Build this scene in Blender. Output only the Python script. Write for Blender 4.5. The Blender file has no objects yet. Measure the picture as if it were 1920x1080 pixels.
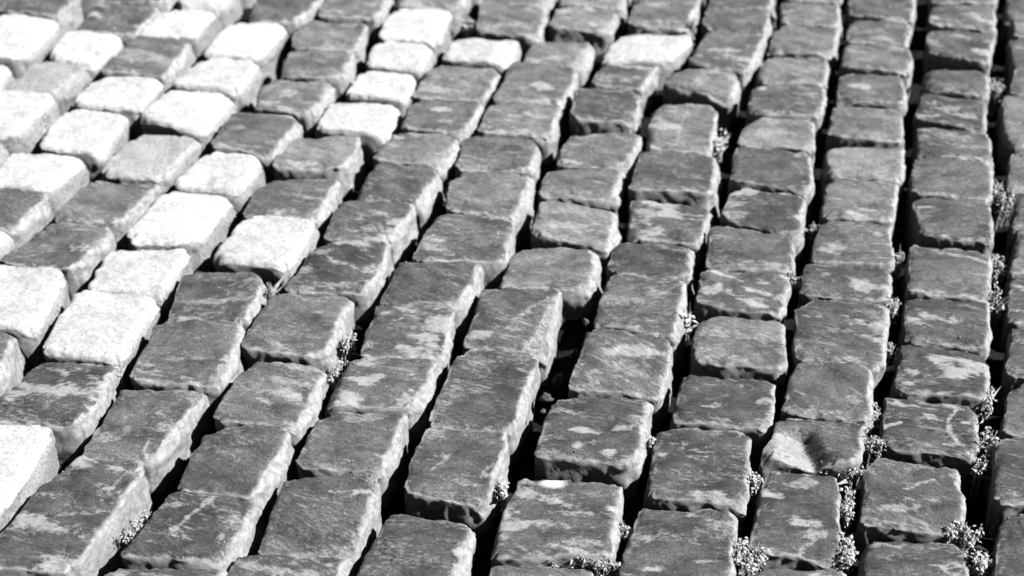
import bpy, math, random
import numpy as np

# ------------------------------------------------------------------ camera, sky, sun, exposure
scene = bpy.context.scene
CAM_H, PITCH, F_PX = 1.32, math.radians(38.0), 2667.0
cam_data = bpy.data.cameras.new('camera')
cam = bpy.data.objects.new('camera', cam_data)
scene.collection.objects.link(cam)
cam.location = (0, 0, CAM_H)
cam.rotation_euler = (math.pi / 2 - PITCH, 0, 0)
cam_data.sensor_width = 36.0
cam_data.lens = 36.0 * F_PX / 1920.0
cam_data.clip_start, cam_data.clip_end = 0.05, 1000
cam_data.dof.use_dof = True
cam_data.dof.focus_distance = 1.85
cam_data.dof.aperture_fstop = 3.6
scene.camera = cam

SUN_EL, SUN_AZ = math.radians(48), math.radians(11)      # azimuth: degrees in front of due right
sun_dir = (math.cos(SUN_EL) * math.cos(SUN_AZ), -math.cos(SUN_EL) * math.sin(SUN_AZ), math.sin(SUN_EL))
world = bpy.data.worlds.new('World')
scene.world = world
world.use_nodes = True
wn = world.node_tree.nodes
wl = world.node_tree.links
wn.clear()
sky = wn.new('ShaderNodeTexSky')
sky.sky_type = 'NISHITA'
sky.sun_disc = False
sky.air_density, sky.dust_density = 0.4, 0.2               # dry clear air: deep shadows
sky.sun_elevation = SUN_EL
sky.sun_rotation = math.atan2(sun_dir[0], sun_dir[1])
grey = wn.new('ShaderNodeRGBToBW')                        # black and white photograph: neutral daylight
bg = wn.new('ShaderNodeBackground')
bg.inputs['Strength'].default_value = 0.05
wo = wn.new('ShaderNodeOutputWorld')
wl.new(sky.outputs[0], grey.inputs[0])
wl.new(grey.outputs[0], bg.inputs['Color'])
wl.new(bg.outputs[0], wo.inputs['Surface'])
sun_data = bpy.data.lights.new('sun', 'SUN')
sun_data.energy = 5.0
sun_data.angle = math.radians(0.5)
sun_data.color = (1, 1, 1)
sun = bpy.data.objects.new('sun', sun_data)
scene.collection.objects.link(sun)
sun.location = (3, -1, 4)
from mathutils import Vector
sun.rotation_euler = Vector(sun_dir).to_track_quat('Z', 'Y').to_euler()
scene.view_settings.view_transform = 'Standard'
scene.view_settings.look = 'None'
scene.view_settings.exposure = 0.42
scene.view_settings.gamma = 1.0
scene.view_settings.use_curve_mapping = False
scene.cycles.use_denoising = True
scene.cycles.max_bounces = 4
scene.cycles.diffuse_bounces = 0

# ------------------------------------------------------------------ measured courses of stones
# one line per stone: near-left, near-right, far-right, far-left corner of its top as surveyed in the
# 1920x1080 frame (turned into points of the ground below), and its kind of stone; far ones toned lighter, grazing sheen put into the colour
SURVEY = {
    1: '''1862 1130 2050 1130 2045 958 1878 962 d
1866 940 2040 945 2045 820 1868 825 d
1873 812 2035 815 2040 712 1900 722 d
1886 702 2038 705 2035 612 1897 616 d
1894 600 2035 600 2030 522 1893 518 d
1896 510 2030 510 2030 436 1908 437 m
1901 428 2030 428 2030 375 1906 378 m
1890 354 2025 356 2025 286 1898 285 m
1892 270 2020 272 2015 180 1878 180 m
1897 168 2010 168 2008 128 1903 128 m
1903 125 2005 125 2005 72 1893 72 d
1905 64 2003 64 2002 28 1898 28 l
1892 22 2000 22 2000 -20 1890 -20 m''',
    2: '''1608 1140 1830 1145 1812 1012 1624 1006 d
1616 974 1806 993 1812 878 1622 852 d
1655 820 1838 848 1838 758 1660 742 d
1678 728 1855 742 1856 660 1692 640 d
1696 629 1860 644 1857 563 1702 551 d
1702 541 1857 553 1860 466 1706 456 d
1726 430 1865 450 1860 374 1712 371 d
1709 359 1862 368 1863 299 1714 296 d
1722 287 1863 296 1860 253 1724 230 m
1718 218 1848 238 1850 186 1730 174 d
1735 160 1855 173 1852 133 1738 127 d
1743 97 1857 113 1868 62 1740 52 m
1743 43 1868 53 1868 8 1748 8 m
1748 2 1868 1 1868 -40 1750 -40 d''',
    3: '''1380 1190 1600 1180 1588 1058 1392 1070 d
1402 1024 1578 1046 1575 893 1438 884 d
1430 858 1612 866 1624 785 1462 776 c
1466 766 1634 778 1634 686 1494 676 d
1490 668 1662 692 1664 566 1492 556 m
1498 544 1664 557 1676 500 1516 496 d
1521 487 1679 490 1672 411 1540 407 m
1540 402 1676 408 1687 334 1552 332 m
1550 322 1693 327 1697 272 1550 267 l
1553 251 1696 262 1692 200 1564 197 l
1571 180 1699 191 1693 136 1576 137 m
1579 118 1709 134 1709 83 1587 77 m
1587 70 1706 76 1709 37 1597 38 m
1592 25 1712 33 1717 -8 1592 -8 m''',
    4: '''1152 1110 1372 1120 1383 954 1198 950 d
1213 924 1400 942 1407 806 1234 804 d
1264 782 1445 800 1455 710 1282 704 d
1302 672 1476 686 1472 599 1308 586 m
1306 566 1470 588 1484 508 1316 506 m
1325 494 1492 501 1484 440 1336 418 m
1352 400 1505 444 1508 366 1378 349 d
1368 336 1522 356 1523 282 1380 272 m
1385 266 1527 276 1527 227 1402 214 l
1403 207 1541 209 1547 158 1414 154 m
1416 149 1549 153 1554 108 1440 106 l
1443 90 1566 97 1574 49 1454 48 m
1469 40 1576 43 1574 5 1467 2 l
1470 -3 1578 0 1582 -40 1476 -42 m''',
    5: '''880 1190 1110 1190 1128 1064 925 1058 d
918 1042 1144 1036 1166 900 972 888 m
1000 852 1190 868 1222 747 1040 741 d
1068 727 1238 738 1264 628 1102 613 d
1112 602 1270 622 1286 520 1146 512 m
1140 505 1290 513 1301 462 1150 450 d
1178 440 1312 449 1336 384 1184 374 d
1182 352 1338 357 1342 289 1200 277 m
1213 274 1334 279 1345 194 1226 190 l
1248 155 1374 178 1386 130 1260 126 l
1290 114 1400 134 1434 72 1332 46 m
1318 44 1436 64 1444 18 1326 10 m
1328 6 1446 12 1452 -30 1338 -34 m''',
    6: '''650 1110 835 1115 893 966 728 966 d
756 922 908 942 956 808 796 802 d
798 793 962 801 1008 664 862 656 d
868 640 1024 654 1052 536 908 534 d
938 530 1106 535 1120 467 962 464 m
998 432 1142 461 1155 396 1014 374 l
1008 354 1152 362 1165 316 1028 308 m
1040 304 1174 312 1205 249 1074 244 l
1072 218 1190 224 1200 167 1078 166 d
1106 157 1205 160 1240 108 1140 104 m
1122 113 1252 107 1310 66 1160 60 w
1178 41 1288 39 1308 6 1188 4 m
1190 0 1308 0 1320 -36 1204 -38 m''',
    7: '''400 1110 620 1115 650 1042 445 1038 d
478 1030 662 1032 714 884 532 896 d
548 872 716 880 768 768 606 766 d
606 760 776 758 822 672 652 666 d
673 662 829 669 854 570 704 568 d
709 565 857 568 904 488 746 483 d
772 480 944 479 966 405 820 400 m
836 392 966 402 1000 322 846 322 m
852 312 992 317 1011 256 868 246 m
896 244 1030 248 1052 192 916 189 l
922 185 1052 188 1088 122 962 116 m
982 113 1088 117 1112 76 996 73 l
1030 47 1142 49 1160 14 1046 10 l
1050 4 1162 6 1176 -30 1066 -32 l''',
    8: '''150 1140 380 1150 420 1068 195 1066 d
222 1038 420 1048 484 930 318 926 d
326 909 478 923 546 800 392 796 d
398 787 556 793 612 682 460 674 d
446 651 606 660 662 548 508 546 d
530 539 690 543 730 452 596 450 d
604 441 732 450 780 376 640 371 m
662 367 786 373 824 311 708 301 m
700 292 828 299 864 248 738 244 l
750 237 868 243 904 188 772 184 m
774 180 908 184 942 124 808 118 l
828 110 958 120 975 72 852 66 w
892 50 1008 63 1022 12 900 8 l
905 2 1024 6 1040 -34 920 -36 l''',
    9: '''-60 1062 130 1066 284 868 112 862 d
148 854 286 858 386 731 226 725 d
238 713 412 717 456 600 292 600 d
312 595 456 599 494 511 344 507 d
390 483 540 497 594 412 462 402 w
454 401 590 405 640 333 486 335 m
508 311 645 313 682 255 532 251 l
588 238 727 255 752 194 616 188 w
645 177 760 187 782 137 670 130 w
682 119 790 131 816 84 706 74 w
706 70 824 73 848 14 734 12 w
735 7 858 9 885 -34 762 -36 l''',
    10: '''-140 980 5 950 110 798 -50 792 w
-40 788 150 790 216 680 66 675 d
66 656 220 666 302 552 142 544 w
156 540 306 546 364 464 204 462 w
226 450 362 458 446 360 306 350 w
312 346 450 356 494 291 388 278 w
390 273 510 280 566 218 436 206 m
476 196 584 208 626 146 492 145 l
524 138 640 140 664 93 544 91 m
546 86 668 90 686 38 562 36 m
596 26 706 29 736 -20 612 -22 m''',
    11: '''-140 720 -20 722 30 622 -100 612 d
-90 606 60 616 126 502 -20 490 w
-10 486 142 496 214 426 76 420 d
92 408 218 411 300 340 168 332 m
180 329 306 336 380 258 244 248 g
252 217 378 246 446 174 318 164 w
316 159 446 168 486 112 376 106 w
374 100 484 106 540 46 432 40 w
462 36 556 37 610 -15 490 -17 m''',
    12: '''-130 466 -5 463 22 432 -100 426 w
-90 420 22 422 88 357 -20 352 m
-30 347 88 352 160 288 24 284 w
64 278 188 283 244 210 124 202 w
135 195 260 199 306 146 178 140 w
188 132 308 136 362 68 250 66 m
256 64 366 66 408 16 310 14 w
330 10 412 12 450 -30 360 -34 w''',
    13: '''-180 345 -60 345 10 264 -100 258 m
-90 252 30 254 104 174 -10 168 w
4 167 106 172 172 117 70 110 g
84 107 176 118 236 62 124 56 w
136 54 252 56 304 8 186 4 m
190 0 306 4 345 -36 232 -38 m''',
    14: '''-130 166 -10 168 20 118 -90 112 w
-80 100 40 104 115 32 -5 22 w
0 20 105 26 150 -20 40 -24 d''',
}
COURSE_ANGLE = math.radians(15.6)
CA, SA = math.cos(COURSE_ANGLE), math.sin(COURSE_ANGLE)
EX, EY = np.array([CA, -SA]), np.array([SA, CA])         # across and along the courses


def ground_point(px, py, z=0.0):
    """point of the level z that the surveyed frame position stands for"""
    x = (px - 960.0) / F_PX
    y = -(py - 540.0) / F_PX
    dy = math.cos(PITCH) + y * math.sin(PITCH)
    dz = -math.sin(PITCH) + y * math.cos(PITCH)
    t = (z - CAM_H) / dz
    return np.array([x * t, dy * t])


# ------------------------------------------------------------------ noise
def _hash(ix, iy, iz):
    h = (ix * 374761393 + iy * 668265263 + iz * 2147483647 % 4294967291) & 0xFFFFFFFF
    h = ((h ^ (h >> 13)) * 1274126177) & 0xFFFFFFFF
    h = ((h ^ (h >> 16)) * 2246822519) & 0xFFFFFFFF
    return ((h ^ (h >> 15)) & 0xFFFFFF) / float(0xFFFFFF) * 2 - 1


def vnoise(x, y, z):
    x, y, z = np.broadcast_arrays(np.asarray(x, float), np.asarray(y, float), np.asarray(z, float))
    fx, fy, fz = np.floor(x), np.floor(y), np.floor(z)
    ix, iy, iz = (a.astype(np.int64) + 100000 for a in (fx, fy, fz))
    tx, ty, tz = x - fx, y - fy, z - fz
    tx, ty, tz = (t * t * t * (t * (t * 6 - 15) + 10) for t in (tx, ty, tz))
    out = 0
    for a in (0, 1):
        for b in (0, 1):
            for c in (0, 1):
                w = (tx if a else 1 - tx) * (ty if b else 1 - ty) * (tz if c else 1 - tz)
                out = out + w * _hash(ix + a, iy + b, iz + c)
    return out


def fbm(x, y, z, octaves=4, gain=0.5):
    s, a, f, n = 0, 1.0, 1.0, 0
    for k in range(octaves):
        s = s + a * vnoise(x * f + 17.3 * k, y * f + 5.1 * k, z * f + 9.7 * k)
        n += a
        a *= gain
        f *= 2.03
    return s / n * 1.6


def sstep(a, b, x):
    t = np.clip((x - a) / (b - a), 0, 1)
    return t * t * (3 - 2 * t)


# ------------------------------------------------------------------ materials
def new_mat(name):
    m = bpy.data.materials.new(name)
    m.use_nodes = True
    nt = m.node_tree
    nt.nodes.clear()
    out = nt.nodes.new('ShaderNodeOutputMaterial')
    bsdf = nt.nodes.new('ShaderNodeBsdfPrincipled')
    nt.links.new(bsdf.outputs[0], out.inputs['Surface'])
    return m, nt, bsdf


def N(nt, kind, **kw):
    n = nt.nodes.new(kind)
    for k, v in kw.items():
        setattr(n, k, v)
    return n


def math_node(nt, op, a, b=None, clamp=False):
    n = N(nt, 'ShaderNodeMath', operation=op, use_clamp=clamp)
    for i, v in enumerate((a, b)):
        if v is None:
            continue
        if isinstance(v, (int, float)):
            n.inputs[i].default_value = v
        else:
            nt.links.new(v, n.inputs[i])
    return n.outputs[0]


def noise_node(nt, vec, scale, detail=4, rough=0.55, lac=2.0):
    n = N(nt, 'ShaderNodeTexNoise')
    n.inputs['Scale'].default_value = scale
    n.inputs['Detail'].default_value = detail
    n.inputs['Roughness'].default_value = rough
    n.inputs['Lacunarity'].default_value = lac
    nt.links.new(vec, n.inputs['Vector'])
    return n.outputs[0]


def ramp(nt, v, a, b, lo=0.0, hi=1.0):
    n = N(nt, 'ShaderNodeMapRange')
    n.interpolation_type = 'SMOOTHSTEP'
    n.inputs[1].default_value = a
    n.inputs[2].default_value = b
    n.inputs[3].default_value = lo
    n.inputs[4].default_value = hi
    nt.links.new(v, n.inputs[0])
    return n.outputs[0]


def stone_vector(nt, stretch):
    tc = N(nt, 'ShaderNodeTexCoord')
    oi = N(nt, 'ShaderNodeObjectInfo')
    sc = N(nt, 'ShaderNodeVectorMath', operation='MULTIPLY')
    sc.inputs[1].default_value = stretch
    rot = N(nt, 'ShaderNodeVectorRotate', rotation_type='Z_AXIS')      # the bedding of each stone runs its own way
    nt.links.new(tc.outputs['Object'], rot.inputs['Vector'])
    wn_ = N(nt, 'ShaderNodeTexWhiteNoise', noise_dimensions='1D')
    nt.links.new(oi.outputs['Random'], wn_.inputs['W'])
    nt.links.new(math_node(nt, 'MULTIPLY', math_node(nt, 'SUBTRACT', wn_.outputs['Value'], 0.5), 0.8), rot.inputs['Angle'])
    nt.links.new(rot.outputs[0], sc.inputs[0])
    off = N(nt, 'ShaderNodeVectorMath', operation='SCALE')
    off.inputs[0].default_value = (37.0, 91.0, 53.0)
    nt.links.new(oi.outputs['Random'], off.inputs['Scale'])
    add = N(nt, 'ShaderNodeVectorMath', operation='ADD')
    nt.links.new(sc.outputs[0], add.inputs[0])
    nt.links.new(off.outputs[0], add.inputs[1])
    return add.outputs[0]


def attr(nt, name):
    a = N(nt, 'ShaderNodeAttribute')
    a.attribute_name = name
    return a.outputs['Fac']


def make_stone_material(name, top, flake, side, granite=False):
    m, nt, b = new_mat(name)
    v = stone_vector(nt, (1, 1, 1))
    vs = stone_vector(nt, (0.5, 1.2, 1.2))
    side_a, pale_a = attr(nt, 'side'), attr(nt, 'pale')
    grain = noise_node(nt, v, 420, 4, 0.75)
    streak = noise_node(nt, vs, 210, 6, 0.72)
    rnd_a = N(nt, 'ShaderNodeObjectInfo').outputs['Random']
    blot = noise_node(nt, stone_vector(nt, (0.6, 1.2, 1)), 24, 5, 0.65)
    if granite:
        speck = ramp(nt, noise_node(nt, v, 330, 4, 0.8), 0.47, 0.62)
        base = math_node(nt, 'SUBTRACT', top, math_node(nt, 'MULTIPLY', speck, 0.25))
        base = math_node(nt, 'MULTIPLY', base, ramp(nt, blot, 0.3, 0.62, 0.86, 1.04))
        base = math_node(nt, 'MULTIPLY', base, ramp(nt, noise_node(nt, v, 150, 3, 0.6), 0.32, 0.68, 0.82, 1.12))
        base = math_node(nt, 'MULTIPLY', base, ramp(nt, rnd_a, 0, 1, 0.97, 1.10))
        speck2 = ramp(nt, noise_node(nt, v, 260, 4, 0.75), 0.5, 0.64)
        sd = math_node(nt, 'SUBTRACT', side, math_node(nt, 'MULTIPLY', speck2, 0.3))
    else:
        base = math_node(nt, 'MULTIPLY', top, ramp(nt, streak, 0.3, 0.72, 0.76, 1.28))
        base = math_node(nt, 'MULTIPLY', base, ramp(nt, blot, 0.32, 0.68, 0.70, 1.42))
        base = math_node(nt, 'MULTIPLY', base, ramp(nt, grain, 0.32, 0.70, 0.58, 1.6))
        base = math_node(nt, 'MULTIPLY', base, ramp(nt, rnd_a, 0, 1, 0.76, 1.24))
        jig = math_node(nt, 'MULTIPLY', math_node(nt, 'SUBTRACT', streak, 0.5), 2.0)
        jig = math_node(nt, 'ADD', jig, math_node(nt, 'MULTIPLY', math_node(nt, 'SUBTRACT', grain, 0.5), 0.7))
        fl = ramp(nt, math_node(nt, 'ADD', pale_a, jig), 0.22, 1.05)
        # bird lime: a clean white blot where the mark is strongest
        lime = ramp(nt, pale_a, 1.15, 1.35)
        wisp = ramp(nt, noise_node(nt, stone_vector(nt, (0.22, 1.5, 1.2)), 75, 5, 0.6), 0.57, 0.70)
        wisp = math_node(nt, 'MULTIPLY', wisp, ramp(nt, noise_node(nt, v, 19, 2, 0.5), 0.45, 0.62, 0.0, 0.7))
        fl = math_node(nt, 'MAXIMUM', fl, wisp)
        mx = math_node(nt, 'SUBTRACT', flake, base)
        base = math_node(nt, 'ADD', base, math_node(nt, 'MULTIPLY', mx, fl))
        base = math_node(nt, 'ADD', base, math_node(nt, 'MULTIPLY', lime, math_node(nt, 'SUBTRACT', 0.85, base)))
        rough_n = noise_node(nt, v, 110, 5, 0.7)
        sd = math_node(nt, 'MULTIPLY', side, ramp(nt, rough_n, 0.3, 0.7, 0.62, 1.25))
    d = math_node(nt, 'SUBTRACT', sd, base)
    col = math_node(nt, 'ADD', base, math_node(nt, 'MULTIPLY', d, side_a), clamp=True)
    nt.links.new(col, b.inputs['Base Color'])
    if granite:
        b.inputs['Roughness'].default_value = 0.8
        b.inputs['Specular IOR Level'].default_value = 0.3
    else:
        nt.links.new(math_node(nt, 'ADD', ramp(nt, blot, 0.3, 0.7, 0.48, 0.66),
                               math_node(nt, 'MULTIPLY', side_a, 0.3)), b.inputs['Roughness'])
        b.inputs['Specular IOR Level'].default_value = 0.35
    bump = N(nt, 'ShaderNodeBump')
    bump.inputs['Strength'].default_value = 0.55
    bump.inputs['Distance'].default_value = 0.0016 if granite else 0.0012
    rugged = math_node(nt, 'MULTIPLY', noise_node(nt, stone_vector(nt, (1, 1, .8)), 150, 7, 0.85), math_node(nt, 'MULTIPLY', side_a, 6.0))
    hsum = math_node(nt, 'ADD', rugged, math_node(nt, 'ADD', math_node(nt, 'MULTIPLY', noise_node(nt, v, 380, 5, 0.8), 1.1 if granite else 0.9),
                     math_node(nt, 'MULTIPLY', streak, 0.6)))
    nt.links.new(hsum, bump.inputs['Height'])
    nt.links.new(bump.outputs[0], b.inputs['Normal'])
    return m


MATS = {
    'd': make_stone_material('dark_stone', 0.098, 0.44, 0.51),
    'm': make_stone_material('grey_stone', 0.130, 0.46, 0.53),  # also serves far dark stones, view-angle sheen painted as a lighter tone
    'l': make_stone_material('grey_stone_far_sheen', 0.175, 0.48, 0.53),  # far stones only, grazing sheen painted as a lighter top
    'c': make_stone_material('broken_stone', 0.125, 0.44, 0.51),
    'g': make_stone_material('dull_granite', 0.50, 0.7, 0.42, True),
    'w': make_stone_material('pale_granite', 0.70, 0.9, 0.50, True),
}


def make_soil():
    m, nt, b = new_mat('joint_soil')
    tc = N(nt, 'ShaderNodeTexCoord')
    n1 = noise_node(nt, tc.outputs['Object'], 60, 6, 0.7)
    nt.links.new(ramp(nt, n1, 0.3, 0.8, 0.012, 0.045), b.inputs['Base Color'])
    b.inputs['Roughness'].default_value = 0.95
    b.inputs['Specular IOR Level'].default_value = 0.1
    bump = N(nt, 'ShaderNodeBump')
    bump.inputs['Distance'].default_value = 0.006
    nt.links.new(noise_node(nt, tc.outputs['Object'], 240, 4, 0.7), bump.inputs['Height'])
    nt.links.new(bump.outputs[0], b.inputs['Normal'])
    return m


def make_plain(name, lo, hi):
    m, nt, b = new_mat(name)
    tc = N(nt, 'ShaderNodeTexCoord')
    n1 = noise_node(nt, tc.outputs['Object'], 140, 3, 0.6)
    nt.links.new(ramp(nt, n1, 0.3, 0.7, lo, hi), b.inputs['Base Color'])
    b.inputs['Roughness'].default_value = 0.8
    return m


def make_leaf(name, lo, hi):
    m, nt, b = new_mat(name)
    nt.nodes.remove(b)
    out = [n for n in nt.nodes if n.type == 'OUTPUT_MATERIAL'][0]
    tc = N(nt, 'ShaderNodeTexCoord')
    c = ramp(nt, noise_node(nt, tc.outputs['Object'], 140, 3, 0.6), 0.3, 0.7, lo, hi)
    d, t, mix = N(nt, 'ShaderNodeBsdfDiffuse'), N(nt, 'ShaderNodeBsdfTranslucent'), N(nt, 'ShaderNodeMixShader')
    mix.inputs[0].default_value = 0.35                 # thin leaves let the sun through
    nt.links.new(c, d.inputs['Color'])
    nt.links.new(c, t.inputs['Color'])
    nt.links.new(d.outputs[0], mix.inputs[1])
    nt.links.new(t.outputs[0], mix.inputs[2])
    nt.links.new(mix.outputs[0], out.inputs['Surface'])
    return m


SOIL = make_soil()
LEAF = make_leaf('pale_weed_leaf', 0.75, 0.95)
PEBBLE = make_plain('pebble_stone', 0.05, 0.22)

col = bpy.data.collections.new('cobbled_street')
scene.collection.children.link(col)


def link_mesh(name, verts, faces, mat, parent=None, attrs=None, smooth=True):
    me = bpy.data.meshes.new(name)
    me.from_pydata([tuple(v) for v in verts], [], faces)
    if attrs:
        for k, a in attrs.items():
            at = me.attributes.new(k, 'FLOAT', 'POINT')
            at.data.foreach_set('value', np.asarray(a, np.float32))
    me.materials.append(mat)
    if smooth:
        me.polygons.foreach_set('use_smooth', [True] * len(me.polygons))
    me.update()
    o = bpy.data.objects.new(name, me)
    col.objects.link(o)
    if parent is not None:
        o.parent = parent
    return o


# ------------------------------------------------------------------ setting: ground and joint bed
def bed_axis(lo, hi, step, far):
    core = np.arange(lo, hi + step / 2, step)
    return np.concatenate([[lo - far, lo - far * 0.2, lo - 2], core, [hi + 2, hi + far * 0.2, hi + far]])


def grid_mesh(xs, ys, zf):
    X, Y = np.meshgrid(xs, ys)
    Z = zf(X, Y)
    V = np.stack([X, Y, Z], -1).reshape(-1, 3)
    nx, ny = len(xs), len(ys)
    F = [(j * nx + i, j * nx + i + 1, (j + 1) * nx + i + 1, (j + 1) * nx + i)
         for j in range(ny - 1) for i in range(nx - 1)]
    return V, F


V, F = grid_mesh(bed_axis(-3, 3, 0.5, 200), bed_axis(0, 5, 0.5, 200),
                 lambda X, Y: -0.16 + 0 * X)
ground = link_mesh('ground', V, F, SOIL)
ground['kind'] = 'structure'
ground['label'] = 'dark earth under and around the cobbled pavement'

V, F = grid_mesh(np.arange(-1.6, 1.75, 0.012), np.arange(0.85, 3.3, 0.012),
                 lambda X, Y: -0.072 + 0.016 * fbm(X * 9, Y * 9, 0.5, 3) + 0.006 * fbm(X * 60, Y * 60, 2.5, 2))
pavement = link_mesh('pavement', V, F, SOIL)
pavement['kind'] = 'structure'
pavement['label'] = 'cobbled pavement of worn stones in courses with deep dark joints'

# ------------------------------------------------------------------ pale flakes and marks surveyed on the stones, sun-facing flakes lightened in colour
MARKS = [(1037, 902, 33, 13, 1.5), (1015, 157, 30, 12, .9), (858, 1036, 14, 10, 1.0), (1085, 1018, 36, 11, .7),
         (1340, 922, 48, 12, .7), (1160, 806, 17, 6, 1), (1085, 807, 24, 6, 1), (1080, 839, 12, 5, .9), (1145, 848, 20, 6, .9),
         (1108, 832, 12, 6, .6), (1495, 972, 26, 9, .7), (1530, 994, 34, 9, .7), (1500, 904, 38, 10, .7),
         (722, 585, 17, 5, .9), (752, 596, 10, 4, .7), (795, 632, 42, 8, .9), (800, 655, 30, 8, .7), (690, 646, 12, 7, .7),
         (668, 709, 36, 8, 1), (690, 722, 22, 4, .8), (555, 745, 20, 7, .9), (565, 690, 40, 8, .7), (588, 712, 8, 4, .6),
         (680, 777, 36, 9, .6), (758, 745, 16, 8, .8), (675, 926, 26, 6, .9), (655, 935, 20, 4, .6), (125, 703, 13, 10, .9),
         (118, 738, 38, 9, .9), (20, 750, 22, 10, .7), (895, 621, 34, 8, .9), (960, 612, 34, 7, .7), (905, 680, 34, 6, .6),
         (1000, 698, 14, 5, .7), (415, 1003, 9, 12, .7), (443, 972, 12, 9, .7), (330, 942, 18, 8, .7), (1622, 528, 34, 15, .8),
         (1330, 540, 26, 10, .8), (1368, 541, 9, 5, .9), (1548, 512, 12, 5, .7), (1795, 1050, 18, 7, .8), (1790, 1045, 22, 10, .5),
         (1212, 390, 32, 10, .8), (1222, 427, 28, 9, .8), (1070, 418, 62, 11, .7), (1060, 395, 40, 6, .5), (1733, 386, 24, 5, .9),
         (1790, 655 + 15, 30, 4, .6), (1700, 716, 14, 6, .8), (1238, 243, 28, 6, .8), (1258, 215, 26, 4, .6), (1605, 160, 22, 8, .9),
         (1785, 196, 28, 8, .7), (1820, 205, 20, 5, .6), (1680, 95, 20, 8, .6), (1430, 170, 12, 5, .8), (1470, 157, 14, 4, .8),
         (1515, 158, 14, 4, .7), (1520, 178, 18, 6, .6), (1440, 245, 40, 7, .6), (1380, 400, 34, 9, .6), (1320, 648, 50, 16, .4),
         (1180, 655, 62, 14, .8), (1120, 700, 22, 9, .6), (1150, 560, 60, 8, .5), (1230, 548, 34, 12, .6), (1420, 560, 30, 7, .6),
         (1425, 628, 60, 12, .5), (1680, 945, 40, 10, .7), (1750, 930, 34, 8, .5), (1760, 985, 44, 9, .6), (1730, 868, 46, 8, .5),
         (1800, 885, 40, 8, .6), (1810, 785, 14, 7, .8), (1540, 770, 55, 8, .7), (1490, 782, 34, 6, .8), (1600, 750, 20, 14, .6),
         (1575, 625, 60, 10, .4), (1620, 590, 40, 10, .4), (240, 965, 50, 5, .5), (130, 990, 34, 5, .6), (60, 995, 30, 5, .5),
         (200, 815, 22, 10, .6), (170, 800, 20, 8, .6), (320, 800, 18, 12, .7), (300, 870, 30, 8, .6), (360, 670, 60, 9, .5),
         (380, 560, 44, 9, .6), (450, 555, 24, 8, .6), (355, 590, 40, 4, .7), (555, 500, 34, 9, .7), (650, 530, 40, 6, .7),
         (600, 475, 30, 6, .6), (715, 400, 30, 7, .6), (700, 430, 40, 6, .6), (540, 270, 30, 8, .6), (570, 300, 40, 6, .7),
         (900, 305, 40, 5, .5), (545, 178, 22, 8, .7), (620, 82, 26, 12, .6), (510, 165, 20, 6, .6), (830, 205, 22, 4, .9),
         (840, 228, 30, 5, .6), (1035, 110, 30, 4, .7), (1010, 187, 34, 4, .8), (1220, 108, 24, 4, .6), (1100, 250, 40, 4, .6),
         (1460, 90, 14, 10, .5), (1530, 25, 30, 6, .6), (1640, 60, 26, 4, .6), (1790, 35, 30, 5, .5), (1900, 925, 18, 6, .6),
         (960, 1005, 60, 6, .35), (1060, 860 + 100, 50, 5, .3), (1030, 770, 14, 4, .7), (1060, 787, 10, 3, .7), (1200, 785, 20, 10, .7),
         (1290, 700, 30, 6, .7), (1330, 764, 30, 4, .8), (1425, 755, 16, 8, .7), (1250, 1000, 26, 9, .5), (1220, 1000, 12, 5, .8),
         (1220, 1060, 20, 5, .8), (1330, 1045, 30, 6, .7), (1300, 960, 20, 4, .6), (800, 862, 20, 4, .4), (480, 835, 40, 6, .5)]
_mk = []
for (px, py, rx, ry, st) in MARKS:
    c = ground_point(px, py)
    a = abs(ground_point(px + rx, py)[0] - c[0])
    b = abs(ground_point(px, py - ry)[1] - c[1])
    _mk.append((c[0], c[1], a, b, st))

# thin scratches and pale veins
STROKES = [((1794, 762, 1780, 780, 1783, 802, 1800, 820), .0045, .9), ((1655, 797, 1692, 787), .004, .8), ((1698, 912, 1725, 899, 1752, 895), .0035, .8),
           ((1501, 1036, 1506, 1016, 1530, 1004), .0045, .7), ((277, 822, 268, 836, 276, 850), .004, .8), ((1292, 193, 1268, 272), .004, .6),
           ((20, 478, 90, 466, 160, 468), .003, .6), ((325, 990, 365, 955, 408, 925), .005, .7), ((808, 882, 845, 848), .0035, .6),
           ((905, 880, 926, 864), .0035, .6), ((600, 470, 625, 492, 648, 498), .004, .8), ((1480, 300, 1505, 330), .003, .5),
           ((110, 965, 200, 962), .004, .6), ((205, 935, 225, 905), .0035, .6), ((1620, 958, 1700, 974, 1800, 985), .004, .6), ((620, 925, 680, 928), .004, .8),
           ((700, 568, 780, 563, 850, 568), .003, .8), ((960, 598, 1000, 570, 1046, 552), .005, .6), ((420, 560, 448, 545), .003, .8)]
_st = [(np.array([ground_point(s[i], s[i + 1]) for i in range(0, len(s), 2)]), w, k) for s, w, k in STROKES]

# broken-away pieces: frame position, direction the break drops towards (across, along), slope, depth limit
BREAKS = [(1035, 560, 1.0, -.15, .45, .03), 
          (1190, 850, 1.0, -.6, .35, .02),
          (1350, 165, .3, -1.0, .45, .02), (1470, 425, .3, -1.0, .4, .02)]
_br = [(ground_point(b[0], b[1]),) + b[2:] for b in BREAKS]


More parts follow.
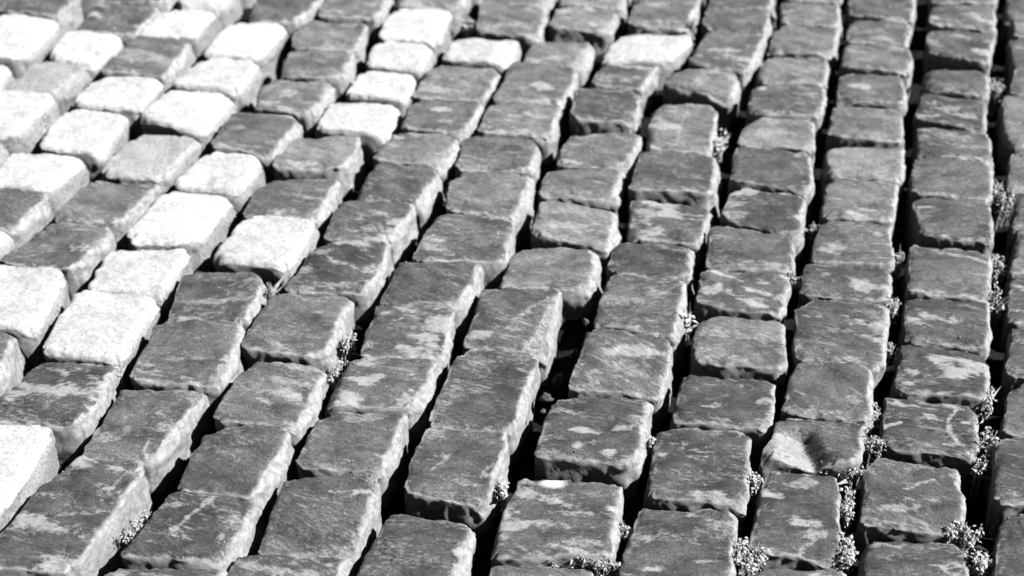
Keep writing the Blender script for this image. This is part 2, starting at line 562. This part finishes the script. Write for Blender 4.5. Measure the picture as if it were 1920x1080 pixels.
# ------------------------------------------------------------------ stones
def stone_geometry(corners, kind, seed, n=39, rings=11, height=0.115):
    """local mesh of one worn stone; corners are local (across, along) positions of the top outline"""
    rnd = random.Random(seed)
    lin = np.linspace(-1, 1, n)
    lin = np.sign(lin) * (1 - (1 - np.abs(lin)) ** 1.35)
    S, T = np.meshgrid(lin, lin)
    rho = np.maximum(np.abs(S), np.abs(T))
    r_ = np.where(rho == 0, 1, rho)
    es, et = np.where(rho == 0, 1, S / r_), np.where(rho == 0, 0, T / r_)
    nexp = rnd.uniform(12.0, 30.0) if kind not in 'wg' else rnd.uniform(5.5, 9)
    k = (np.abs(es) ** nexp + np.abs(et) ** nexp) ** (-1.0 / nexp)
    bs, bt = es * k, et * k
    so = seed * 3.17
    amp = 1.0 if kind not in 'wg' else 0.8
    wob = 1 + amp * (0.045 * vnoise(bs * 1.6 + so, bt * 1.6, 3.3) + 0.034 * fbm(bs * 5 + so, bt * 5, 7.7, 4, .65) + 0.011 * fbm(bs * 17 + so, bt * 17, 5.5, 2))
    notch = np.clip(1 - 6 * np.abs(vnoise(bs * 2.6 + so, bt * 2.6, so + 31)), 0, 1) * sstep(-.1, .4, vnoise(bs * 1.3, bt * 1.3 + so, 2.2))
    wob = wob - .05 * amp * notch
    for sx, sy, hi in ((-1, -1, .07), (1, -1, .06), (1, 1, .07), (-1, 1, .13)):
        cut = rnd.uniform(.04, hi * 3.2) if rnd.random() < .8 else .03            # knocked-off corner, cut straight across
        a_ = rnd.uniform(.75, 1.3)
        proj = es * sx * a_ + et * sy / a_
        wob = wob * np.minimum(1, (a_ + 1 / a_ - cut) / np.maximum(proj, .05))
    ps, pt = rho * bs * wob, rho * bt * wob
    u, v = (ps + 1) / 2, (pt + 1) / 2
    FL, FR, BR, BL = corners
    X = FL[0] * (1 - u) * (1 - v) + FR[0] * u * (1 - v) + BR[0] * u * v + BL[0] * (1 - u) * v
    Y = FL[1] * (1 - u) * (1 - v) + FR[1] * u * (1 - v) + BR[1] * u * v + BL[1] * (1 - u) * v
    tilt_u, tilt_v = rnd.uniform(-.045, .045), rnd.uniform(-.03, .03)
    edge = rnd.uniform(.0014, .0036) * (2.0 if kind in 'wg' else 1)
    bulge = rnd.uniform(.0, .0025)
    wedge = 0.085 + 0.04 * vnoise(bs * 2.5, bt * 2.5, so)
    right = sstep(.55, .98, bs * rho)
    wedge = wedge * (1 + .8 * right)
    Z = -bulge * rho ** 3 - edge * (1 + 1.2 * right) * np.clip((rho - (1 - wedge)) / wedge, 0, 1.2) ** 2
    Z = Z + tilt_u * X + tilt_v * Y
    Z = Z + 0.0044 * fbm(X * 11 + so, Y * 20, so, 3) + 0.0017 * fbm(X * 30 + so, Y * 85, so + 4, 3)
    if kind in 'wg':
        Z = Z + 0.0005 * fbm(X * 160 + so, Y * 160, so + 9, 3)
    Z = Z - .0032 * sstep(.84, .97, rho) * np.clip(fbm(X * 85 + so, Y * 85, so + 13, 3), 0, 1)      # chipped arris
    # flaked ledges of layered stone
    if kind not in 'wg':
        lay = fbm(X * 13 + so, Y * 34, so + 21, 3)
        Z = Z - 0.0016 * sstep(.10, .16, lay) - 0.0014 * sstep(-.34, -.30, lay)
    return X, Y, Z, rho, bs, bt, rnd, so


def add_stone(name, quad_px, kind, seed, parent, course=8):
    rnd0 = random.Random(seed * 7 + 1)
    h = rnd0.uniform(-.006, .007)
    W = [ground_point(quad_px[2 * i], quad_px[2 * i + 1], h) for i in range(4)]
    c = sum(W) / 4
    loc = [np.array([(p - c) @ EX, (p - c) @ EY]) for p in W]
    grow = ((-.0012, -.001), (.0012, -.001), (.0012, .0032), (-.0012, .0032))     # arrises lie a little below the top
    loc = [p + np.array(g) for p, g in zip(loc, grow)]
    X, Y, Z, rho, bs, bt, rnd, so = stone_geometry(loc, kind, seed)
    n = X.shape[0]
    WX, WY = c[0] + X * EX[0] + Y * EY[0], c[1] + X * EX[1] + Y * EY[1]
    side = sstep(.945, 1.04, rho + .05 * fbm(X * 60, Y * 60, so, 3) + .06 * sstep(.7, .95, bs * rho) * (1 + vnoise(X * 25, Y * 25, so)))  # worn right rim paler, its sunlit rounding put into the colour
    if kind in 'wg':
        side = sstep(.97, 1.03, rho + .04 * fbm(X * 60, Y * 60, so, 3))
    # pale flakes and scuffs
    lay = fbm(X * 13 + so, Y * 34, so + 21, 3)
    st = fbm(X * 17 + so, Y * 52 + so, 4.4, 4, .6)
    amount = rnd.uniform(.3, 1.0)
    pale = amount * sstep(.05, .6, st) + .35 * sstep(.10, .16, lay) * sstep(.2, -.2, st)
    rim = sstep(.78, .98, rho + .16 * fbm(X * 30, Y * 30 + so, 8.8, 3))
    pale = np.maximum(pale, .5 * rim * sstep(-.25, .35, fbm(X * 28 + so, Y * 28, 3.1, 2)))
    ragged = 1 + .55 * fbm(X * 45 + so, Y * 90, 1.2, 3)
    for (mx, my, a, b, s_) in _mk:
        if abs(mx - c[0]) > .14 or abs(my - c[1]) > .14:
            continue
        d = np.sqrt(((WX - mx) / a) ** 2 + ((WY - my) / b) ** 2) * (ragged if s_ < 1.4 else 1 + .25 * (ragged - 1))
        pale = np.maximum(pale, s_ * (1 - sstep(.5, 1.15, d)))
    for (pts, wd, s_) in _st:
        if np.hypot(*(pts.mean(0) - c)) > .12:
            continue
        dm = 9.0
        for p, q in zip(pts[:-1], pts[1:]):
            t = np.clip(((WX - p[0]) * (q - p)[0] + (WY - p[1]) * (q - p)[1]) / ((q - p) @ (q - p)), 0, 1)
            dm = np.minimum(dm, np.hypot(WX - p[0] - t * (q - p)[0], WY - p[1] - t * (q - p)[1]))
        pale = np.maximum(pale, s_ * (1 - sstep(wd * .4, wd, dm * ragged)))
    # breaks
    for (p, ax, al, slope, lim) in _br:
        if not (abs((p - c) @ EX) < .062 and abs((p - c) @ EY) < .06):
            continue
        L = math.hypot(ax, al)
        q = ((X - (p - c) @ EX) * ax + (Y - (p - c) @ EY) * al) / L + .004 * fbm(X * 40, Y * 40, so, 3)
        dz = np.clip(q, 0, None) * slope
        Z = Z - np.minimum(dz, lim)
        pale = np.maximum(pale, .6 * sstep(.0, .004, q))
    if kind == 'c':                                   # a piece split off: a groove, the sunlit look of its left face painted pale
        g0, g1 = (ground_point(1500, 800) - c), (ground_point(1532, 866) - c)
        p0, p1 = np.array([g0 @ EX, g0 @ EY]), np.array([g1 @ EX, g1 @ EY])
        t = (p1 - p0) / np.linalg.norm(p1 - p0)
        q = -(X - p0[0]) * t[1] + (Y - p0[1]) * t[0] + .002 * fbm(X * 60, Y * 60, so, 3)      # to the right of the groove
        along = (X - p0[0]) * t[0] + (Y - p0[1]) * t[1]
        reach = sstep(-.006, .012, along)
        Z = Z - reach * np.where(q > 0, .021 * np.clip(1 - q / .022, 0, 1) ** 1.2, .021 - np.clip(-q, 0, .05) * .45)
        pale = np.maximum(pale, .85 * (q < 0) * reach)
    # small random corner chips
    for _ in range(rnd.randint(1, 3)):
        a = rnd.uniform(0, 2 * math.pi)
        ax, al = math.cos(a), math.sin(a)
        q = X * ax + Y * al
        q = q - (q.max() - rnd.uniform(.004, .016)) + .004 * fbm(X * 50, Y * 50, so + 3, 2)
        Z = Z - np.clip(q, 0, None) * rnd.uniform(.4, .9)
        pale = np.maximum(pale, .5 * sstep(0, .003, q))
    # places where a crumb of grit has come to rest near the edge
    for _ in range(rnd.choice((1, 2, 2, 3, 4))):
        while True:
            j, i = rnd.randrange(n), rnd.randrange(n)
            if .78 < rho[j, i] < .97:
                break
        GRIT.append((WX[j, i], WY[j, i], Z[j, i] + h, rnd.random()))
    verts = [np.stack([X, Y, Z], -1).reshape(-1, 3)]
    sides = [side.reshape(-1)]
    pales = [np.clip(pale, 0, 1.5).reshape(-1)]
    faces = [(j * n + i, j * n + i + 1, (j + 1) * n + i + 1, (j + 1) * n + i) for j in range(n - 1) for i in range(n - 1)]
    loop = [(0, i) for i in range(n)] + [(j, n - 1) for j in range(1, n)] + \
           [(n - 1, i) for i in range(n - 2, -1, -1)] + [(j, 0) for j in range(n - 2, 0, -1)]
    li = np.array([j * n + i for j, i in loop])
    bx, by, bz = X.reshape(-1)[li], Y.reshape(-1)[li], Z.reshape(-1)[li]
    rad = np.hypot(bx, by)
    dx, dy = bx / rad, by / rad
    m = len(li)
    kern = np.exp(-(np.arange(-7, 8) / 3.2) ** 2)
    kern /= kern.sum()
    # below the chipped arris the split faces are plainer: a smoothed run of the outline
    smx = sum(kw * np.roll(bx, s_) for kw, s_ in zip(kern, range(-7, 8)))
    smy = sum(kw * np.roll(by, s_) for kw, s_ in zip(kern, range(-7, 8)))
    smz = sum(kw * np.roll(bz, s_) for kw, s_ in zip(kern, range(-7, 8)))
    prev = li
    base = n * n
    R = 13
    taper = rnd.uniform(.0, .06)
    flare = rnd.uniform(.004, .013) if course > 4 else rnd.uniform(.001, .006)      # the split flanks spread towards the foot
    flank = np.clip(dx, 0, 1) ** 2
    front = np.clip(-dy, 0, 1) ** 2
    for r in range(1, R + 1):
        d = .112 * (r / R) ** 2
        f1 = fbm(bx * 26 + so, by * 26, d * 30 + so, 4, .6)
        f2 = fbm(bx * 95 + so, by * 95, d * 70 + so, 2)
        per = np.arctan2(by, bx) * .06
        f3 = fbm(per * 120 + so, d * 22, so + 2, 3, .6)
        o = .0009 * f3 * (1 - .9 * front) * min(1, d / .004) + .0014 * (1 - math.exp(-d / .003)) - taper * d + (.0030 * f1 * (1 - .5 * front) + .0013 * f2) * min(1, d / .008) + flare * flank * (1 - math.exp(-d / .022)) * (1 + .5 * f1)
        wgt = 1 - math.exp(-d / .0035)
        qx, qy, qz = bx + (smx - bx) * wgt, by + (smy - by) * wgt, bz + (smz - bz) * wgt
        zz = qz * math.exp(-d / .03) - d
        verts.append(np.stack([qx + dx * o, qy + dy * o, zz], -1))
        sides.append(np.ones(m))
        pales.append(np.zeros(m))
        cur = base + (r - 1) * m + np.arange(m)
        for q in range(m):
            q2 = (q + 1) % m
            faces.append((int(prev[q]), int(cur[q]), int(cur[q2]), int(prev[q2])))
        prev = cur
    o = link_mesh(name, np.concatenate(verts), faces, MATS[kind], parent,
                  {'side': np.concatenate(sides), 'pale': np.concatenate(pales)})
    o.location = (c[0], c[1], h)
    o.rotation_euler = (0, 0, -COURSE_ANGLE)
    return o, c


GRIT = []
stones = []
seed = 11
course_ends = {}
for course in sorted(SURVEY):
    prevc = []
    for line in SURVEY[course].split('\n'):
        f = line.split()
        q = [float(a) for a in f[:8]]
        kind = f[8]
        seed += 1
        o, c = add_stone('pale_cobblestone' if kind in 'wg' else 'cobblestone', q, kind, seed, pavement, course)
        if kind == 'w':
            o['label'] = 'pale speckled granite cobblestone'
        elif kind == 'c':
            o['label'] = 'dark cobblestone with a broken-off near left corner'
        stones.append((c, q))
        prevc.append((c @ EX, c @ EY))
    course_ends[course] = prevc

# ------------------------------------------------------------------ the pavement goes on beyond the surveyed part
def simple_stone(bm_v, bm_f, bm_s, bm_p, cx, cy, w, l, h, rnd):
    n = 7
    lin = np.array([-1, -.86, -.5, 0, .5, .86, 1])
    S, T = np.meshgrid(lin, lin)
    rho = np.maximum(np.abs(S), np.abs(T))
    k = np.where((np.abs(S) > .95) & (np.abs(T) > .95), .92, 1.0)
    A, B = S * k * w / 2, T * k * l / 2
    so = rnd.uniform(0, 500)
    A = A + .003 * vnoise(S * 2 + so, T * 2, 1.0)
    B = B + .003 * vnoise(S * 2 + so, T * 2, 5.0)
    Z = h - .006 * sstep(.8, 1, rho) + .004 * fbm(A * 20 + so, B * 20, 2.0, 2)
    base = len(bm_v)
    wx = cx * EX[0] + cy * EY[0] + A * EX[0] + B * EY[0]
    wy = cx * EX[1] + cy * EY[1] + A * EX[1] + B * EY[1]
    for a, b, z, r in zip(wx.ravel(), wy.ravel(), Z.ravel(), rho.ravel()):
        bm_v.append((a, b, z)); bm_s.append(float(r > .95) * .6); bm_p.append(rnd.random() * .35)
    bm_f.extend((base + j * n + i, base + j * n + i + 1, base + (j + 1) * n + i + 1, base + (j + 1) * n + i)
                for j in range(n - 1) for i in range(n - 1))
    loop = [i for i in range(n)] + [j * n + n - 1 for j in range(1, n)] + \
           [(n - 1) * n + i for i in range(n - 2, -1, -1)] + [j * n for j in range(n - 2, 0, -1)]
    b2 = len(bm_v)
    for q in loop:
        a, b, z = bm_v[base + q]
        bm_v.append((a, b, z - .11)); bm_s.append(1.0); bm_p.append(0.0)
    m = len(loop)
    for q in range(m):
        bm_f.append((base + loop[q], b2 + q, b2 + (q + 1) % m, base + loop[(q + 1) % m]))


rnd = random.Random(5)
A_ = {k: np.polyfit([p[1] for p in v], [p[0] for p in v], 1) for k, v in course_ends.items() if len(v) > 5}
pitch = -np.mean([(np.polyval(A_[k + 1], 1.7) - np.polyval(A_[k], 1.7)) for k in range(1, 12)])
ev, ef, es_, ep = [], [], [], []
for k in range(-10, 26):
    if k in A_:
        line = A_[k]
    elif k < 1:
        line = np.array([0, np.polyval(A_[1], 1.7) + pitch * (1 - k)])
    else:
        line = np.array([0, np.polyval(A_[12], 1.7) - pitch * (k - 12)])
    if k in course_ends:
        near_s = [(q, c) for (c, q) in stones if any(abs(c @ EY - p[1]) < 1e-9 and abs(c @ EX - p[0]) < 1e-9 for p in course_ends[k])]
        alongs = []
        for q, c in near_s:
            for i in range(4):
                alongs.append(ground_point(q[2 * i], q[2 * i + 1]) @ EY)
        lo, hi = min(alongs), max(alongs)
        spans = [(lo - .012, -1), (hi + .012, 1)]
    else:
        spans = [(1.7, -1), (1.712, 1)]
    for s0, dirn in spans:
        s = s0
        while -.2 < s < 4.6:
            l = rnd.uniform(.095, .135)
            sc = s + dirn * l / 2
            x = np.polyval(line, min(max(sc, .9), 2.9))
            simple_stone(ev, ef, es_, ep, x + rnd.uniform(-.005, .005), sc, rnd.uniform(.112, .128), l, rnd.uniform(-.005, .005), rnd)
            s += dirn * (l + .010)
rest = link_mesh('outlying_cobblestones', ev, ef, MATS['d'], pavement, {'side': es_, 'pale': ep})
rest['kind'] = 'stuff'
rest['label'] = 'further dark cobblestones beyond the edges of the picture'

# ------------------------------------------------------------------ weeds in the joints
def weed(px, py, label, spread_x=.014, spread_y=.014, n=60, leaf=.008, z0=-.03, z1=.004, up=.5, blades=0, seed=0):
    r = random.Random(seed * 13 + int(px) * 3 + int(py))
    base = ground_point(px, py, (z0 + z1) / 2)
    V, F = [], []

    def leaf_face(c, d, side, L, Wd):
        c, d, side = np.array(c), np.array(d), np.array(side)
        nrm = np.cross(d, side)
        i = len(V)
        pts = [c, c + d * L * .45 + side * Wd, c + d * L + nrm * L * .12, c + d * L * .45 - side * Wd, c + d * L * .5 - nrm * L * .14]
        V.extend(pts)
        F.extend([(i, i + 1, i + 4), (i + 1, i + 2, i + 4), (i + 2, i + 3, i + 4), (i + 3, i, i + 4)])

    def rand_dir(upness):
        a = r.uniform(0, 2 * math.pi)
        e = r.uniform(upness - .6, upness + .7)
        return np.array([math.cos(a) * math.cos(e), math.sin(a) * math.cos(e), math.sin(e)])

    def stem(p, q, w):
        p, q = np.array(p), np.array(q)
        i = len(V)
        for c in (p, q):
            for a in range(3):
                V.append(c + w * np.array([math.cos(a * 2.094), math.sin(a * 2.094), 0]))
        F.extend((i + a, i + (a + 1) % 3, i + 3 + (a + 1) % 3, i + 3 + a) for a in range(3))

    n = int(n * 3.2)
    spread_x, spread_y, leaf, z1, blades = spread_x * 1.0, spread_y * 1.05, leaf * .68, z1 - .005, max(blades, 5)
    hubs = []
    for _ in range(max(3, n // 12)):
        hx, hy = max(-1, min(1, r.gauss(0, .5))) * spread_x, max(-1, min(1, r.gauss(0, .5))) * spread_y
        top = np.array([hx * CA + hy * SA, -hx * SA + hy * CA, r.uniform(z0 * .5, z1)])
        foot = np.array([top[0] * .6, top[1] * .6, -.085])
        hubs.append((foot, top))
        stem(foot, top, .0006)
    for i in range(n):
        foot, top = r.choice(hubs)
        k = 1 - abs(r.gauss(0, .22))
        c = foot + (top - foot) * k + np.array([r.gauss(0, .0022), r.gauss(0, .0022), r.gauss(0, .001)])
        face = np.array(sun_dir) + .5 * np.array([r.gauss(0, 1), r.gauss(0, 1), r.gauss(0, 1)])     # leaves turn to the sun
        d = np.cross(face, rand_dir(up))
        d /= max(1e-6, np.linalg.norm(d))
        sd = np.cross(d, face)
        sd /= max(1e-6, np.linalg.norm(sd))
        L = leaf * r.uniform(.5, 1.3)
        leaf_face(c, d, sd, L, L * r.uniform(.26, .42))
    for i in range(blades):
        foot, top = r.choice(hubs)
        d = rand_dir(1.0)
        d[2] = abs(d[2])
        sd = np.cross(d, (0, 0, 1.0))
        sd /= max(1e-6, np.linalg.norm(sd))
        leaf_face(foot + (top - foot) * .6, d, sd, r.uniform(.02, .045), r.uniform(.0009, .0018))
    o = link_mesh('joint_weed', V, F, LEAF, None, smooth=False)
    o.location = (base[0], base[1], 0)
    o['label'] = label
    o['category'] = 'weed'
    o['group'] = 'weeds growing in the joints'
    return o


weed(1350, 262, 'spiky bright weed in the joint in the upper right', .008, .03, 40, .011, -.03, .010, .9, 14)
weed(1872, 158, 'bright weed tuft by the right edge, highest up the picture', .014, .016, 70, .009, -.02, .008)
weed(1882, 362, 'bushy weed by the right edge, a third of the way down', .016, .022, 90, .009, -.03, .006, .5, 8)
weed(1872, 500, 'straggling weed in the rightmost wide joint at mid height', .010, .030, 60, .009, -.04, .004, .6, 8)
weed(1866, 562, 'grassy tuft of fine blades in the rightmost joint', .010, .024, 50, .009, -.035, .004, .7, 26)
weed(1674, 572, 'round little weed in the second joint from the right, upper of two', .007, .018, 46, .008, -.03, .002)
weed(1671, 650, 'small pale weed in the second joint from the right, lower of two', .009, .007, 34, .007, -.02, .002)
weed(1580, 874, 'dense bright weed mat at the near right corner of the broken stone', .028, .008, 150, .006, -.02, .004)
weed(1592, 950, 'ragged upright strip of weed in the lower right joint', .006, .038, 90, .008, -.04, -.002)
weed(1592, 1030, 'bright weed clump near the bottom, right of a large dark stone', .010, .022, 90, .009, -.03, .004)
weed(1856, 745, 'narrow strip of weed against a stone at the right, beside wide black joint', .005, .034, 70, .008, -.03, .003)
weed(1856, 826, 'twiggy pale weed right of the large dark stone with an arc mark', .008, .022, 50, .009, -.03, .004, .7, 12)
weed(1845, 872, 'low crumbly weed at a stone corner in the lower right', .010, .008, 40, .007, -.03, .0)
weed(1810, 990, 'bright weed tuft reaching into the widest black joint, lower right', .018, .014, 90, .009, -.02, .004)
weed(1838, 1052, 'leafy weed at the bottom edge, nearest the right corner', .010, .018, 80, .010, -.03, .004)
weed(1416, 902, 'small tangled weed in the joint left of the triangular pale flake', .008, .012, 60, .008, -.02, .003)
weed(1400, 1040, 'large starry weed clump at the bottom between two dark stones', .020, .022, 190, .008, -.03, .005, .5, 8)
weed(1105, 1046, 'long white mat of tiny leaves along the bottom front of a pale marked stone', .045, .008, 260, .006, -.02, .003, .3)
weed(1030, 1046, 'thin scatter of tiny leaves at the left end of the long white mat', .022, .006, 70, .005, -.02, .001, .3)
weed(1162, 980, 'little pale bridge of moss across a black joint near the bottom', .012, .004, 46, .006, -.016, .001)
weed(944, 912, 'small bright star-shaped weed in a narrow joint, bottom centre', .008, .009, 40, .008, -.02, .002)
weed(1223, 828, 'small moss tuft at the back left corner of a dark stone', .006, .010, 40, .006, -.02, .002)
weed(656, 636, 'round mossy weed cushion in a joint left of centre', .008, .016, 80, .006, -.035, -.004)
weed(632, 690, 'trailing thread of moss running down from the round cushion', .004, .024, 46, .006, -.03, -.004)
weed(256, 984, 'crumbly pale moss on the flank of the large dark stone, bottom left', .008, .022, 90, .005, -.03, -.002)
weed(505, 542, 'scattered moss crumbs below the pale stone left of centre', .010, .014, 50, .005, -.03, -.004)
weed(1524, 426, 'tiny round weed alone in a black joint in the right half', .004, .005, 26, .006, -.03, -.012)
weed(1490, 520, 'small bright weed at a stone corner right of centre', .007, .006, 30, .007, -.02, .002)
weed(1686, 483, 'small curled weed at the mouth of a dark gap in the right half', .007, .008, 30, .007, -.03, .0)
weed(1294, 594, 'single pale pointed leaf pair standing in a joint', .004, .006, 8, .018, -.025, .0, 1.2)
weed(1640, 775, 'stringy weed in the joint right of the broken stone', .008, .030, 60, .008, -.03, .001, .6, 6)
weed(85, 222, 'pale crumbs of moss in a joint in the top left', .012, .016, 40, .006, -.03, -.004)
weed(878, 34, 'bright blurred weed at the top edge, left of centre', .014, .008, 40, .009, -.01, .006)
weed(1298, 38, 'bright blurred weed at the top, right of centre', .008, .012, 40, .009, -.01, .008)
weed(1638, 825, 'white ragged weed just left of the rounded front corner of a stone', .016, .008, 60, .007, -.02, .002)
weed(218, 688, 'pale mossy lump under the corner of a white stone on the left', .006, .010, 40, .007, -.02, .002)
# ------------------------------------------------------------------ pebbles and crumbs lying in the joints
def pebble(px, py, size, label, z=-.035, seed=0):
    r = random.Random(seed)
    p = ground_point(px, py, z)
    V, F = [], []
    nu, nv = 10, 7
    for j in range(nv):
        ph = math.pi * j / (nv - 1)
        for i in range(nu):
            th = 2 * math.pi * i / nu
            d = np.array([math.sin(ph) * math.cos(th), math.sin(ph) * math.sin(th), math.cos(ph)])
            k = 1 + .5 * float(fbm(d[0] * 1.9 + seed, d[1] * 1.9, d[2] * 1.9, 2))
            V.append(d * k * size * np.array([1.0, .75, .62]))
    F = [(j * nu + i, j * nu + (i + 1) % nu, (j + 1) * nu + (i + 1) % nu, (j + 1) * nu + i) for j in range(nv - 1) for i in range(nu)]
    o = link_mesh('pebble', V, F, PEBBLE, None)
    o.location = (p[0], p[1], z)
    o.rotation_euler = (r.uniform(-.4, .4), r.uniform(-.4, .4), r.uniform(0, 3))
    o['label'] = label
    o['category'] = 'pebble'
    o['group'] = 'pebbles lying in the joints'
    return o


pebble(1076, 662, .008, 'grey pebble in the wide joint at the centre, higher one', -.03, 3)
pebble(1046, 712, .010, 'dull pebble low in the wide joint at the centre', -.045, 4)
pebble(1023, 746, .009, 'rounded dark pebble at the near end of the wide central joint', -.03, 5)
pebble(1018, 771, .005, 'small white pebble wedged between two stones at the centre', -.008, 6)
pebble(1099, 604, .006, 'grey pebble at the far end of the wide central joint', -.02, 7)
pebble(1124, 578, .005, 'tiny pebble in a black joint above the wide central one', -.03, 8)
pebble(1176, 425, .005, 'tiny pebble in a black joint in the upper middle', -.035, 9)
pebble(979, 424, .005, 'tiny pebble in a black joint left of the layered stone', -.035, 10)
pebble(827, 377, .006, 'dark pebble deep in a notch in the upper left middle', -.045, 11)
pebble(1662, 705, .006, 'dark pebble deep in the joint right of the rounded stone', -.045, 12)

# ------------------------------------------------------------------ loose grit on the stones and in the joints
rnd = random.Random(77)
for _ in range(700):
    gx, gy = rnd.uniform(-1.0, 1.2), rnd.uniform(1.0, 2.9)
    gz = -0.072 + 0.016 * float(fbm(gx * 9, gy * 9, 0.5, 3)) + 0.006 * float(fbm(gx * 60, gy * 60, 2.5, 2))
    GRIT.append((gx, gy, gz, .4 + rnd.random()))
V, F = [], []
for (gx, gy, gz, k) in GRIT:
    s = .0007 + .0016 * k * k
    i = len(V)
    pts = [(rnd.gauss(0, 1), rnd.gauss(0, 1), rnd.gauss(0, .7)) for _ in range(2)]
    for d in ((1, 0, 0), (-1, 0, 0), (0, 1, 0), (0, -1, 0), (0, 0, 1), (0, 0, -1)):
        V.append((gx + s * (d[0] + rnd.uniform(-.4, .4)), gy + s * (d[1] + rnd.uniform(-.4, .4)), gz + s * .5 + s * .8 * (d[2] + rnd.uniform(-.3, .3))))
    for a in (0, 1):
        for b_ in (2, 3):
            for c_ in (4, 5):
                F.append((i + a, i + b_, i + c_))
grit = link_mesh('grit', V, F, make_plain('grit_stone', 0.15, 0.45), None, smooth=False)
grit['kind'] = 'stuff'
grit['label'] = 'loose stone grit scattered on the cobblestones and in the joints'
grit['category'] = 'grit'
